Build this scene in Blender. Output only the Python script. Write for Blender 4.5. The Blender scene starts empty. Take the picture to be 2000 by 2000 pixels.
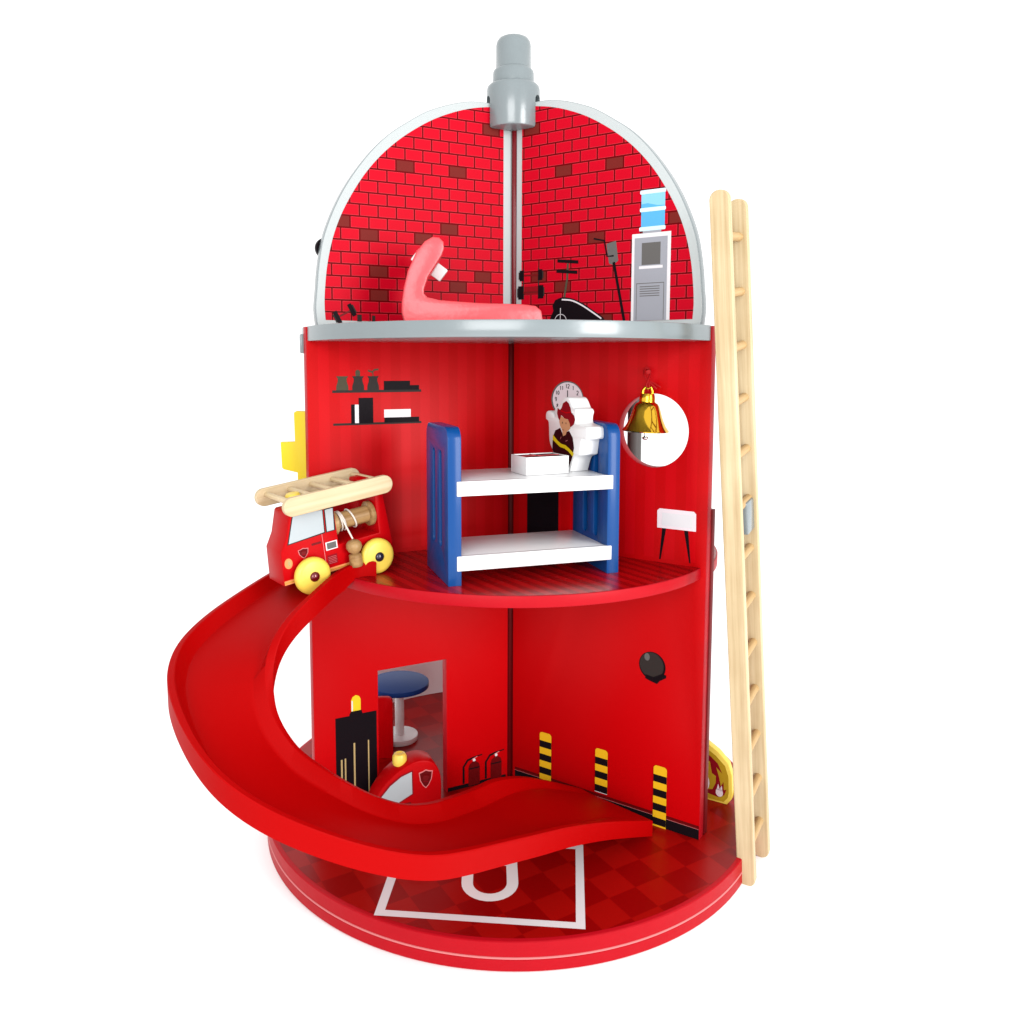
import bpy, bmesh, math, random
import numpy as np
from mathutils import Matrix, Vector
random.seed(4)
S = 0.01                       # all dimensions below are centimetres
scn = bpy.context.scene
COL = scn.collection
pi = math.pi

# ------------------------------------------------------------------ materials
def new_mat(name):
    m = bpy.data.materials.new(name); m.use_nodes = True
    nt = m.node_tree
    return m, nt, nt.nodes['Principled BSDF']
def add_bump(nt, b, scale, strength, dist=0.0004, vec=None):
    n = nt.nodes.new('ShaderNodeTexNoise'); n.inputs['Scale'].default_value = scale
    n.inputs['Detail'].default_value = 3
    if vec is not None: nt.links.new(vec, n.inputs['Vector'])
    bp = nt.nodes.new('ShaderNodeBump'); bp.inputs['Strength'].default_value = strength
    bp.inputs['Distance'].default_value = dist
    nt.links.new(n.outputs['Fac'], bp.inputs['Height']); nt.links.new(bp.outputs['Normal'], b.inputs['Normal'])
    return n
def paint(name, rgb, rough=.4, spec=.25, coat=0., bump=.15, bscale=90, var=.0, metal=0.):
    if not metal: rgb, spec = tuple(c * .77 for c in rgb), spec * (.55 if rgb[0] < .7 or rgb[1] < .5 else 1)
    m, nt, b = new_mat(name)
    tc = nt.nodes.new('ShaderNodeTexCoord')
    b.inputs['Base Color'].default_value = (*rgb, 1)
    b.inputs['Roughness'].default_value = rough
    b.inputs['Specular IOR Level'].default_value = spec
    b.inputs['Metallic'].default_value = metal
    if coat:
        b.inputs['Coat Weight'].default_value = coat; b.inputs['Coat Roughness'].default_value = .12
    if bump: add_bump(nt, b, bscale, bump, .0004, tc.outputs['Object'])
    if var:
        n = nt.nodes.new('ShaderNodeTexNoise'); n.inputs['Scale'].default_value = 60; n.inputs['Detail'].default_value = 6
        nt.links.new(tc.outputs['Object'], n.inputs['Vector'])
        r = nt.nodes.new('ShaderNodeMapRange'); r.inputs['To Min'].default_value = 1 - var; r.inputs['To Max'].default_value = 1 + var
        nt.links.new(n.outputs['Fac'], r.inputs['Value'])
        mx = nt.nodes.new('ShaderNodeVectorMath'); mx.operation = 'SCALE'
        mx.inputs[0].default_value = rgb; nt.links.new(r.outputs['Result'], mx.inputs['Scale'])
        nt.links.new(mx.outputs['Vector'], b.inputs['Base Color'])
    return m
def math_node(nt, op, a, bb=None):
    n = nt.nodes.new('ShaderNodeMath'); n.operation = op
    for i, v in enumerate((a, bb)):
        if v is None: continue
        if isinstance(v, (int, float)): n.inputs[i].default_value = v
        else: nt.links.new(v, n.inputs[i])
    return n.outputs[0]
def mixc(nt, fac, c1, c2):
    n = nt.nodes.new('ShaderNodeMix'); n.data_type = 'RGBA'
    nt.links.new(fac, n.inputs['Factor'])
    for k, c in (('A', c1), ('B', c2)):
        s = [i for i in n.inputs if i.name == k and i.type == 'RGBA'][0]
        if isinstance(c, tuple): s.default_value = (*c, 1)
        else: nt.links.new(c, s)
    return [o for o in n.outputs if o.type == 'RGBA'][0]
def wood(name, c1, c2, axis=2, scale=1.0, rough=.5):
    m, nt, b = new_mat(name)
    tc = nt.nodes.new('ShaderNodeTexCoord'); mp = nt.nodes.new('ShaderNodeMapping')
    sc = [150 * scale] * 3; sc[axis] = 4 * scale
    mp.inputs['Scale'].default_value = sc
    nt.links.new(tc.outputs['Object'], mp.inputs['Vector'])
    n = nt.nodes.new('ShaderNodeTexNoise'); n.inputs['Scale'].default_value = 1.0; n.inputs['Detail'].default_value = 5
    n.inputs['Roughness'].default_value = .65
    nt.links.new(mp.outputs['Vector'], n.inputs['Vector'])
    n2 = nt.nodes.new('ShaderNodeTexNoise'); n2.inputs['Scale'].default_value = 18; nt.links.new(tc.outputs['Object'], n2.inputs['Vector'])
    f = math_node(nt, 'ADD', math_node(nt, 'MULTIPLY', n.outputs['Fac'], 3.0), math_node(nt, 'MULTIPLY', n2.outputs['Fac'], .9))
    f = math_node(nt, 'SUBTRACT', f, 1.5)
    cl = nt.nodes.new('ShaderNodeClamp'); nt.links.new(f, cl.inputs[0])
    nt.links.new(mixc(nt, cl.outputs[0], c1, c2), b.inputs['Base Color'])
    b.inputs['Roughness'].default_value = rough; b.inputs['Specular IOR Level'].default_value = .25
    bp = nt.nodes.new('ShaderNodeBump'); bp.inputs['Strength'].default_value = .12; bp.inputs['Distance'].default_value = .0004
    nt.links.new(n.outputs['Fac'], bp.inputs['Height']); nt.links.new(bp.outputs['Normal'], b.inputs['Normal'])
    return m

RED = (.56, .0015, .004)
M = {}
M['red'] = paint('red_lacquer', (.52, .0006, .003), .36, .08, var=.03)
M['red_truck'] = paint('red_gloss', (.48, .001, .003), .32, .09, bump=.2)
M['red_edge'] = paint('red_board_edge', (.435, .003, .010), .42, .2, bump=.35, bscale=160, var=.05)
M['red_slide'] = paint('red_plastic', (.385, .0002, .0005), .5, .08, bump=.06, bscale=300)
M['red_dark'] = paint('dark_red', (.12, .001, .002), .45, .2)
M['maroon'] = paint('maroon', (.16, .004, .006), .45, .2)
M['maroon_gloss'] = paint('glossy_maroon', (.14, .002, .006), .18, .5)
M['coral'] = paint('red_lacquer_painted_glare', (.76, .068, .082), .34, .9, bump=.9, bscale=160, var=.16)  # red lacquer with glare painted in: paler, mottled base colour
M['grey'] = paint('grey_lacquer', (.20, .235, .245), .24, .9, coat=.3, bump=.35, bscale=110, var=.05)
M['grey_light'] = paint('pale_grey_trim', (.47, .505, .505), .35, .3, bump=.15)
M['grey_backdrop'] = paint('backdrop_grey', (.95, .95, .97), .5, .3)
M['white'] = paint('white_lacquer', (.88, .88, .88), .25, .5, bump=.1)
M['white_print'] = paint('white_print', (.76, .74, .76), .4, .3, bump=0)
M['blue'] = paint('blue_lacquer', (.002, .058, .235), .3, .25, coat=.15, bump=.2)
M['blue_dark'] = paint('navy_lacquer', (.010, .045, .21), .4, .12)
M['yellow'] = paint('yellow_lacquer', (.86, .62, .085), .35, .4, bump=.3, var=.05)
M['yellow_pure'] = paint('bright_yellow', (.76, .57, .006), .4, .3, bump=.2)
M['yellow_deep'] = paint('deep_yellow', (.78, .46, .012), .45, .25, bump=0)
M['ochre'] = paint('ochre_print', (.50, .31, .015), .45, .25, bump=0)
M['orange'] = paint('orange_print', (.85, .30, .10), .4, .3, bump=0)
M['black'] = paint('black_print', (.008, .005, .007), .38, .06, bump=0)
M['char'] = paint('charcoal_print', (.035, .028, .026), .4, .06, bump=0)
M['olive'] = paint('olive_print', (.08, .07, .045), .5, .06, bump=0)
M['darkgrey'] = paint('dark_grey_print', (.12, .115, .11), .45, .3, bump=0)
M['midgrey'] = paint('mid_grey_print', (.33, .34, .38), .45, .3, bump=0)
M['pglass'] = paint('window_print', (.46, .51, .53), .35, .2, bump=0)
M['sky1'] = paint('pale_blue_print', (.24, .56, .84), .4, .3, bump=0)
M['sky2'] = paint('blue_print', (.09, .40, .76), .4, .3, bump=0)
M['sky0'] = paint('ice_print', (.62, .84, .93), .4, .3, bump=0)
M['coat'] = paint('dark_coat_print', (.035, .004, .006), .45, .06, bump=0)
M['skin'] = paint('skin_print', (.62, .30, .15), .5, .2, bump=0)
M['hatred'] = paint('deep_red_print', (.26, .006, .012), .45, .06, bump=0)
M['brick'] = paint('brick_print', (.53, .0012, .014), .42, .07, bump=.12)
M['brick_line'] = paint('brick_highlight_print', (.66, .03, .05), .42, .1, bump=0)
M['brick_dark'] = paint('brown_brick_print', (.165, .017, .014), .42, .06, bump=.12)
M['mortar'] = paint('mortar_print', (.13, .0006, .002), .42, .05, bump=0)
M['pink_line'] = paint('pink_line_print', (.70, .22, .22), .42, .2, bump=0)
M['tan'] = paint('tan_print', (.46, .34, .15), .45, .2, bump=0)
M['wheelpin_red'] = paint('dark_red_metal', (.12, .004, .006), .15, .8, metal=.3, bump=0)
M['wheelpin_dark'] = paint('dark_metal', (.02, .015, .03), .12, .8, metal=.4, bump=0)
M['chrome'] = paint('chrome', (.75, .72, .70), .12, .5, metal=1., bump=0)
M['gold'] = paint('gold_plating', (.72, .42, .035), .09, .5, metal=1., bump=0)
M['cord'] = paint('white_cord', (.78, .70, .62), .6, .2, bump=.4, bscale=900)
M['cord_red'] = paint('red_cord', (.40, .004, .006), .5, .3, bump=.4, bscale=900)
M['pink_print'] = paint('pale_pink_print', (.86, .74, .78), .4, .1, bump=0)
M['birch'] = wood('birch_wood', (.53, .43, .265), (.34, .24, .12), 2)
M['birch_x'] = wood('birch_wood_along', (.55, .44, .28), (.42, .31, .17), 0)
M['birch_y'] = wood('birch_wood_across', (.55, .44, .27), (.42, .30, .16), 1)
M['beech'] = wood('beech_wood', (.34, .205, .085), (.19, .10, .036), 0, 1.3, .35)
M['rung'] = wood('rung_wood', (.44, .29, .13), (.31, .185, .075), 1)

# wallpapered wall: plain below the middle floor, faint stripes above it
def wall_mat():
    m, nt, b = new_mat('printed_wall')
    tc = nt.nodes.new('ShaderNodeTexCoord'); sp = nt.nodes.new('ShaderNodeSeparateXYZ')
    nt.links.new(tc.outputs['Object'], sp.inputs[0])
    fr = math_node(nt, 'FRACT', math_node(nt, 'MULTIPLY', sp.outputs['X'], 100 / 1.9))
    st = math_node(nt, 'GREATER_THAN', fr, .5)
    hi = math_node(nt, 'GREATER_THAN', sp.outputs['Z'], .25)
    f = math_node(nt, 'MULTIPLY', st, hi)
    nt.links.new(mixc(nt, f, (.395, .0003, .0015), (.435, .0006, .003)), b.inputs['Base Color'])
    b.inputs['Roughness'].default_value = .4; b.inputs['Specular IOR Level'].default_value = .09
    add_bump(nt, b, 220, .12, .0003, tc.outputs['Object'])
    return m
M['wall'] = wall_mat()
def checker_mat():
    m, nt, b = new_mat('checkered_floor_print')
    tc = nt.nodes.new('ShaderNodeTexCoord'); sp = nt.nodes.new('ShaderNodeSeparateXYZ')
    nt.links.new(tc.outputs['Object'], sp.inputs[0])
    a = math.radians(30.5); k = 100 / 2.71
    def comb(cx, cy, off):
        v = math_node(nt, 'ADD', math_node(nt, 'MULTIPLY', sp.outputs['X'], cx * k), math_node(nt, 'MULTIPLY', sp.outputs['Y'], cy * k))
        return math_node(nt, 'FLOOR', math_node(nt, 'SUBTRACT', v, off))
    s = math_node(nt, 'ADD', comb(math.cos(a), math.sin(a), -.182), comb(-math.sin(a), math.cos(a), -.460))
    p = math_node(nt, 'FRACT', math_node(nt, 'MULTIPLY', math_node(nt, 'ADD', s, 200), .5))
    f = math_node(nt, 'GREATER_THAN', p, .25)
    nt.links.new(mixc(nt, f, (.255, .0022, .0015), (.19, .0006, .0008)), b.inputs['Base Color'])
    b.inputs['Roughness'].default_value = .3; b.inputs['Specular IOR Level'].default_value = .13
    add_bump(nt, b, 260, .1, .0003, tc.outputs['Object'])
    return m
M['checker'] = checker_mat()
def plank_mat():
    m, nt, b = new_mat('striped_floor_print')
    tc = nt.nodes.new('ShaderNodeTexCoord'); sp = nt.nodes.new('ShaderNodeSeparateXYZ')
    nt.links.new(tc.outputs['Object'], sp.inputs[0])
    v = math_node(nt, 'ADD', math_node(nt, 'MULTIPLY', sp.outputs['X'], .83 * 100 / 1.25), math_node(nt, 'MULTIPLY', sp.outputs['Y'], .557 * 100 / 1.25))
    f = math_node(nt, 'GREATER_THAN', math_node(nt, 'FRACT', math_node(nt, 'ADD', v, 100)), .5)
    nt.links.new(mixc(nt, f, (.32, .002, .003), (.21, .0008, .0015)), b.inputs['Base Color'])
    b.inputs['Roughness'].default_value = .25; b.inputs['Specular IOR Level'].default_value = .2
    add_bump(nt, b, 260, .1, .0003, tc.outputs['Object'])
    return m
M['plank'] = plank_mat()

# ------------------------------------------------------------------ mesh helpers
def mesh_obj(name, me, mats, parent=None, mat=None, smooth=40):
    if isinstance(mats, str): mats = [mats]
    idx = [p.material_index for p in me.polygons]
    me.materials.clear()
    for k in mats: me.materials.append(M[k])
    if any(idx): me.polygons.foreach_set('material_index', idx)
    if smooth and len(me.polygons):
        me.shade_smooth(); me.set_sharp_from_angle(angle=math.radians(smooth))
    o = bpy.data.objects.new(name, me); COL.objects.link(o)
    if parent is not None: o.parent = parent
    if mat is not None: o.matrix_local = mat
    return o
def from_bm(bm, name='m'):
    for v in bm.verts: v.co *= S
    me = bpy.data.meshes.new(name); bm.normal_update(); bm.to_mesh(me); bm.free(); return me
def T(x, y, z): return Matrix.Translation((x * S, y * S, z * S))
def Rz(a): return Matrix.Rotation(a, 4, 'Z')
def Rx(a): return Matrix.Rotation(a, 4, 'X')
def Ry(a): return Matrix.Rotation(a, 4, 'Y')
def box_bm(bm, x0, x1, y0, y1, z0, z1, bev=0., mi=0, seg=2):
    vs = [bm.verts.new(p) for p in ((x0, y0, z0), (x1, y0, z0), (x1, y1, z0), (x0, y1, z0), (x0, y0, z1), (x1, y0, z1), (x1, y1, z1), (x0, y1, z1))]
    fs = [bm.faces.new([vs[i] for i in q]) for q in ((0, 3, 2, 1), (4, 5, 6, 7), (0, 1, 5, 4), (1, 2, 6, 5), (2, 3, 7, 6), (3, 0, 4, 7))]
    for f in fs: f.material_index = mi
    if bev:
        es = list({e for f in fs for e in f.edges})
        bmesh.ops.bevel(bm, geom=es, offset=bev, segments=seg, profile=.5, affect='EDGES')
    return vs
def box(x0, x1, y0, y1, z0, z1, bev=.06):
    bm = bmesh.new(); box_bm(bm, x0, x1, y0, y1, z0, z1, bev); return from_bm(bm)
def lathe(prof, n=48, cap=True):
    """prof: (r, z) list from bottom to top, revolved about local z"""
    bm = bmesh.new(); rings = []
    for r, z in prof:
        if r < 1e-6: rings.append([bm.verts.new((0, 0, z))])
        else: rings.append([bm.verts.new((r * math.cos(2 * pi * i / n), r * math.sin(2 * pi * i / n), z)) for i in range(n)])
    for a, b in zip(rings, rings[1:]):
        for i in range(n):
            j = (i + 1) % n
            if len(a) == 1 and len(b) == 1: continue
            if len(a) == 1: bm.faces.new((a[0], b[i], b[j])[::-1])
            elif len(b) == 1: bm.faces.new((a[i], a[j], b[0]))
            else: bm.faces.new((a[i], a[j], b[j], b[i]))
    if cap:
        if len(rings[0]) > 1: bm.faces.new(rings[0][::-1])
        if len(rings[-1]) > 1: bm.faces.new(rings[-1])
    bmesh.ops.recalc_face_normals(bm, faces=bm.faces)
    return from_bm(bm)
def cyl(r, h, bev=.08, n=48):
    return lathe([(0, 0), (r - bev, 0), (r - bev * .3, bev * .3), (r, bev), (r, h - bev), (r - bev * .3, h - bev * .3), (r - bev, h), (0, h)], n, False)
def tube(path, r, n=10, closed=False):
    bm = bmesh.new(); P = [Vector(p) for p in path]; rings = []; prev = None
    for i, p in enumerate(P):
        t = (P[(i + 1) % len(P) if closed else min(i + 1, len(P) - 1)] - P[i - 1 if (i or closed) else 0]).normalized()
        if prev is None: a = t.orthogonal().normalized()
        else: a = (prev - t * prev.dot(t)).normalized()
        prev = a; b = t.cross(a); rr = r[i] if isinstance(r, (list, tuple)) else r
        rings.append([bm.verts.new(p + (a * math.cos(2 * pi * k / n) + b * math.sin(2 * pi * k / n)) * rr) for k in range(n)])
    pairs = list(zip(rings, rings[1:])) + ([(rings[-1], rings[0])] if closed else [])
    for a, b in pairs:
        for k in range(n): bm.faces.new((a[k], a[(k + 1) % n], b[(k + 1) % n], b[k]))
    if not closed: bm.faces.new(rings[0][::-1]); bm.faces.new(rings[-1])
    bmesh.ops.recalc_face_normals(bm, faces=bm.faces)
    return from_bm(bm)
def catmull(P, k=8, closed=False):
    P = [Vector(p) for p in P]; n = len(P); out = []
    for i in range(n if closed else n - 1):
        g = (lambda j: P[j % n]) if closed else (lambda j: P[max(0, min(n - 1, j))])
        p0, p1, p2, p3 = g(i - 1), g(i), g(i + 1), g(i + 2)
        for s in range(k):
            t = s / k
            out.append(.5 * ((2 * p1) + (p2 - p0) * t + (2 * p0 - 5 * p1 + 4 * p2 - p3) * t * t + (3 * p1 - p0 - 3 * p2 + p3) * t ** 3))
    if not closed: out.append(P[-1])
    return out
def plate(outline, holes=(), t=1., bev=.05):
    """closed outlines in the XY plane, solid from z=0 to z=t, with rounded edges"""
    cu = bpy.data.curves.new('c', 'CURVE'); cu.dimensions = '2D'; cu.fill_mode = 'BOTH'
    for pts in [outline, *holes]:
        sp = cu.splines.new('POLY'); sp.points.add(len(pts) - 1); sp.use_cyclic_u = True
        for q, p in zip(sp.points, pts): q.co = (p[0] * S, p[1] * S, 0, 1)
    cu.extrude = (t / 2 - bev) * S; cu.bevel_depth = bev * S; cu.bevel_resolution = 1; cu.offset = -bev * S
    o = bpy.data.objects.new('c', cu); COL.objects.link(o)
    dg = bpy.context.evaluated_depsgraph_get(); me = bpy.data.meshes.new_from_object(o.evaluated_get(dg))
    bpy.data.objects.remove(o); bpy.data.curves.remove(cu)
    bm = bmesh.new(); bm.from_mesh(me); bmesh.ops.translate(bm, verts=bm.verts, vec=(0, 0, t / 2 * S))
    bmesh.ops.remove_doubles(bm, verts=bm.verts, dist=1e-6)
    bmesh.ops.recalc_face_normals(bm, faces=bm.faces); bm.to_mesh(me); bm.free()
    me.materials.clear(); me['x'] = 1
    for p in me.polygons: p.material_index = 0
    return me
def rrect(x0, x1, y0, y1, r, n=6, corners=(1, 1, 1, 1)):
    out = []
    for (cx, cy, a0), on in zip(((x0 + r, y0 + r, pi), (x1 - r, y0 + r, 1.5 * pi), (x1 - r, y1 - r, 0), (x0 + r, y1 - r, .5 * pi)), corners):
        if on: out += [(cx + r * math.cos(a0 + .5 * pi * i / n), cy + r * math.sin(a0 + .5 * pi * i / n)) for i in range(n + 1)]
        else: out.append((x0 if cx < (x0 + x1) / 2 else x1, y0 if cy < (y0 + y1) / 2 else y1))
    return out
def circ(cx, cy, r, n=48, a0=0, a1=2 * pi, ry=None):
    full = abs(a1 - a0 - 2 * pi) < 1e-6
    return [(cx + r * math.cos(a0 + (a1 - a0) * i / (n if full else n - 1)), cy + (ry or r) * math.sin(a0 + (a1 - a0) * i / (n if full else n - 1))) for i in range(n)]
def thick_line(pts, w):
    P = [Vector((p[0], p[1])) for p in pts]; L = []; R = []
    for i, p in enumerate(P):
        t = (P[min(i + 1, len(P) - 1)] - P[max(i - 1, 0)]).normalized(); n = Vector((-t.y, t.x)) * w / 2
        L.append(tuple(p + n)); R.append(tuple(p - n))
    return L + R[::-1]
def prints(name, parent, layers, mat=None, step=.012, base=.012, sgn=-1, label=None):
    """flat printed shapes: layers = [(material, points, level)], built in local XZ, stacked along y"""
    bm = bmesh.new(); mats = []
    for mk, pts, lv in layers:
        if mk not in mats: mats.append(mk)
        y = sgn * (base + step * lv)
        f = bm.faces.new([bm.verts.new((p[0], y, p[1])) for p in pts]); f.material_index = mats.index(mk)
        f.normal_update()
        if f.normal.y * sgn < 0: f.normal_flip()
    o = mesh_obj(name, from_bm(bm), mats, parent, mat, smooth=0)
    if label: o['label'] = label
    return o
def rect(x0, x1, z0, z1): return [(x0, z0), (x1, z0), (x1, z1), (x0, z1)]
def thing(name, label, cat, mat=None, group=None):
    o = bpy.data.objects.new(name, None); COL.objects.link(o); o.empty_display_size = .01
    if mat is not None: o.matrix_world = mat
    tag(o, label, cat, group); return o
def tag(o, label, cat, group=None):
    o['label'] = label; o['category'] = cat
    if group: o['group'] = group
    return o

# ------------------------------------------------------------------ fire station
Z1, Z2B, Z2T = 24.62, 44.10, 45.39
RAa, LAa, BAa = pi / 3 - .067878, -pi / 3 - .067878, pi - .067878
def wdir(a): return Vector((math.sin(a), -math.cos(a)))
FR = {}
for k, a in (('R', RAa), ('L', LAa), ('B', BAa)):
    d = wdir(a); FR[k] = Rz(math.atan2(d.y, d.x))
SG = {'R': -1, 'L': 1, 'B': 1}          # side of the local y axis that faces the front compartment

fs = thing('fire_station', 'tall round red toy fire station with three open floors and a grey domed top', 'toy building')
# base: two discs with a pale seam between them
b = mesh_obj('base', lathe([(0, -2.39), (23.85, -2.39), (24.0, -2.3), (24.0, -1.42), (23.93, -1.38), (0, -1.38)], 160, False), 'red_edge', fs)
mesh_obj('seam', lathe([(0, -1.38), (23.97, -1.38), (24.03, -1.34), (24.03, -1.27), (23.97, -1.23), (0, -1.23)], 160, False), 'pink_line', fs)
mesh_obj('base_plate', lathe([(0, -1.23), (23.93, -1.23), (24.0, -1.18), (24.0, -.08), (23.94, -.02), (23.85, 0), (0, 0)], 160, False), 'red_edge', fs)
bm = bmesh.new(); f = bm.faces.new([bm.verts.new((p[0], p[1], .012)) for p in circ(0, 0, 23.6, 160)])
floor = mesh_obj('checkered_floor', from_bm(bm), 'checker', fs, smooth=0)
# white parking frame and big letter printed on the floor
def fprint(name, polys, mk, z):
    bm = bmesh.new()
    for n_, q in enumerate(polys):
        zz = z + (.004 if n_ == len(polys) - 1 and name == 'floor_letter' else 0)
        f = bm.faces.new([bm.verts.new((p[0], p[1], zz)) for p in q]); f.normal_update()
        if f.normal.z < 0: f.normal_flip()
    return mesh_obj(name, from_bm(bm), mk, floor, smooth=0)
A_, B_, C_, D_ = (-10.83, -21.10), (5.24, -22.64), (6.22, -11.87), (-9.85, -10.3)
a_, b_, c_, d_ = (-10.05, -20.48), (4.60, -21.88), (5.49, -12.5), (-9.15, -11.1)
fprint('parking_frame', [[A_, B_, b_, a_], [B_, C_, c_, b_], [C_, D_, d_, c_], [D_, A_, a_, d_]], 'white_print', .024)
def letter_g():
    w = .93; out = []
    path = [(.0, -9.6)] + [(-1.9 + 1.95 * math.cos(t), -10.6 + 1.9 * math.sin(t)) for t in np.linspace(.5, pi, 9)] + \
           [(-3.82, -13.5), (-3.8, -16.2)] + [(-1.95 + 1.85 * math.cos(t), -17.15 + 1.85 * math.sin(t)) for t in np.linspace(pi, 2 * pi - .05, 16)] + [(-.1, -16.8), (-.12, -14.45)]
    P = [Vector(p) for p in path]; L = []; R = []
    for i, p in enumerate(P):
        t = (P[min(i + 1, len(P) - 1)] - P[max(i - 1, 0)]).normalized(); n = Vector((-t.y, t.x)) * w / 2
        L.append(tuple(p + n)); R.append(tuple(p - n))
    qs = [[L[i], L[i + 1], R[i + 1], R[i]] for i in range(len(P) - 1)]
    qs.append([(-1.9, -14.0), (.345, -14.0), (.345, -14.9), (-1.9, -14.9)])
    return qs
o = fprint('floor_letter', letter_g(), 'white', .024); o['label'] = 'large white letter G printed inside the parking frame'

# inside edge post and corner screw
mesh_obj('centre_post', cyl(.62, Z2B - .05, .02, 24), 'red_dark', fs, T(0, .75, .03))
mesh_obj('corner_screw', lathe([(0, 0), (.34, 0), (.36, .08), (.28, .22), (.12, .32), (0, .34)], 24, False), 'chrome', fs, T(-.05, -.55, .03) @ Rx(.9))

walls = {}
def wall_holes(k):
    if k == 'L': return [[(7.0, -1.2), (13.92, -1.2), (13.92, 13.58), (7.0, 13.58)]]
    if k == 'R': return [circ(14.88, 36.31, 3.26, 64)]
    return []
for k in 'LRB':
    out = [(.3, 0.03), (20, 0.03), (20, Z2T - .05), (.3, Z2T - .05)]
    hs = wall_holes(k)
    if k == 'L':
        out = [(.3, .03), (7.0, .03), (7.0, 13.58), (13.92, 13.58), (13.92, .03), (20, .03), (20, Z2T - .05), (.3, Z2T - .05)]; hs = []
    me = plate(out, hs, 1.0, .035)
    # plate XY -> local XZ ; front face at y = 0
    M4 = Matrix(((1, 0, 0, 0), (0, 0, -1 if SG[k] > 0 else 1, 0), (0, 1, 0, 0), (0, 0, 0, 1)))
    me.transform(M4)
    if SG[k] < 0: me.flip_normals()
    nv = FR[k]
    # edges get the board-edge paint, faces the printed paper
    me.materials.clear()
    w = mesh_obj('wall', me, ['wall', 'red_edge'], fs, nv)
    for p in me.polygons:
        p.material_index = 0 if abs(p.normal.y) > .95 else 1
    walls[k] = w
if True:
    walls['L']['label'] = 'left red wall with a cut-out doorway'; walls['R']['label'] = 'right red wall with a round window'; walls['B']['label'] = 'rear red wall behind the corner'

# floors
def sector_plate(a0, a1, r, t, off=.0, n=60):
    pts = [(0, 0)]
    out = []
    for i in range(n + 1):
        a = a0 + (a1 - a0) * i / n; out.append((r * math.sin(a), -r * math.cos(a)))
    c = ((out[0][0] + out[-1][0]), (out[0][1] + out[-1][1])); 
    return [(0, 0)] + out
def inset_sector(a0, a1, r, gap0, gap1, n=70):
    """sector whose straight sides stay gap away from the wall planes"""
    m = (a0 + a1) / 2; h = (a1 - a0) / 2
    out = []
    g0, g1 = math.asin(gap0 / r), math.asin(gap1 / r)
    for i in range(n + 1):
        a = a0 + g0 + (a1 - a0 - g0 - g1) * i / n; out.append((r * math.sin(a), -r * math.cos(a)))
    # apex
    d0, d1 = wdir(a0), wdir(a1); n0 = Vector((-d0.y, d0.x)); n1 = Vector((d1.y, -d1.x))
    # solve p.n0=gap0, p.n1=gap1
    det = n0.x * n1.y - n0.y * n1.x
    px = (gap0 * n1.y - gap1 * n0.y) / det; py = (n0.x * gap1 - n1.x * gap0) / det
    return [(px, py)] + out
secs = [(LAa, RAa, .02, .02, 'front'), (RAa, BAa, 1.02, 1.02, 'rr'), (BAa, LAa + 2 * pi, .02, 1.02, 'rl')]
for a0, a1, g0, g1, nm in secs:
    out = inset_sector(a0, a1, 19.9 if nm == 'rr' else 19.53, g0, g1)
    f1 = mesh_obj('middle_floor', plate(out, (), .945, .05), 'red_edge', fs, T(0, 0, Z1 - .945 - .01))
    bm = bmesh.new(); bm.faces.new([bm.verts.new((p[0] * .994, p[1] * .994, Z1 + .006)) for p in out])
    mesh_obj('striped_floor', from_bm(bm), 'plank', f1, T(0, 0, -(Z1 - .955)), smooth=0)
    out = inset_sector(a0, a1, 19.88, g0, g1)
    f2 = mesh_obj('upper_floor', plate(out, (), Z2T - Z2B, .06), 'grey', fs, T(0, 0, Z2B))
# dome: three arched brick panels with pale rims
dome_out = [(.0, 45.45), (18.97, 45.45), (19.1, 46.9), (18.95, 48.6), (18.75, 50.6), (18.30, 53.0), (17.5, 55.2), (16.45, 57.3), (15.2, 59.2), (13.75, 61.0), (12.2, 62.5), (10.5, 63.72), (8.7, 64.85), (6.8, 65.65), (5.2, 66.15), (3.6, 66.42), (.0, 66.5)]
dome_in = [(.9, 45.9), (18.25, 45.95), (18.32, 47.2), (18.25, 48.7), (18.0, 50.8), (17.5, 53.0), (16.75, 55.0), (15.75, 56.9), (14.5, 58.8), (13.0, 60.55), (11.4, 62.0), (9.75, 63.2), (8.0, 64.25), (6.3, 65.02), (4.8, 65.55), (3.4, 65.9), (2.0, 66.12), (.9, 66.15)]
def smooth2(pts, lo, hi, k=4):
    mid = [(p[0], p[1], 0) for p in pts[lo:hi]]
    return pts[:lo] + [(p.x, p.y) for p in catmull(mid, k)] + pts[hi:]
dome_out_s = smooth2(dome_out, 1, len(dome_out)); dome_in_s = smooth2(dome_in, 1, len(dome_in))
def clip(poly, region):
    """Sutherland-Hodgman against a convex counter-clockwise region"""
    out = poly
    for i in range(len(region)):
        ax, ay = region[i]; bx, by = region[(i + 1) % len(region)]
        if abs(ax - bx) + abs(ay - by) < 1e-6: continue
        def ins(p): return (bx - ax) * (p[1] - ay) - (by - ay) * (p[0] - ax) >= -1e-9
        new = []
        for j in range(len(out)):
            p, q = out[j], out[(j + 1) % len(out)]
            a, c = ins(p), ins(q)
            if a: new.append(p)
            if a != c:
                d1 = (bx - ax) * (p[1] - ay) - (by - ay) * (p[0] - ax); d2 = (bx - ax) * (q[1] - ay) - (by - ay) * (q[0] - ax)
                t = d1 / (d1 - d2); new.append((p[0] + (q[0] - p[0]) * t, p[1] + (q[1] - p[1]) * t))
        out = new
        if len(out) < 3: return []
    cl = [out[0]]
    for p in out[1:]:
        if abs(p[0] - cl[-1][0]) + abs(p[1] - cl[-1][1]) > .004: cl.append(p)
    return cl if len(cl) > 2 else []
BW, BH = 1.715, 1.05
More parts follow.
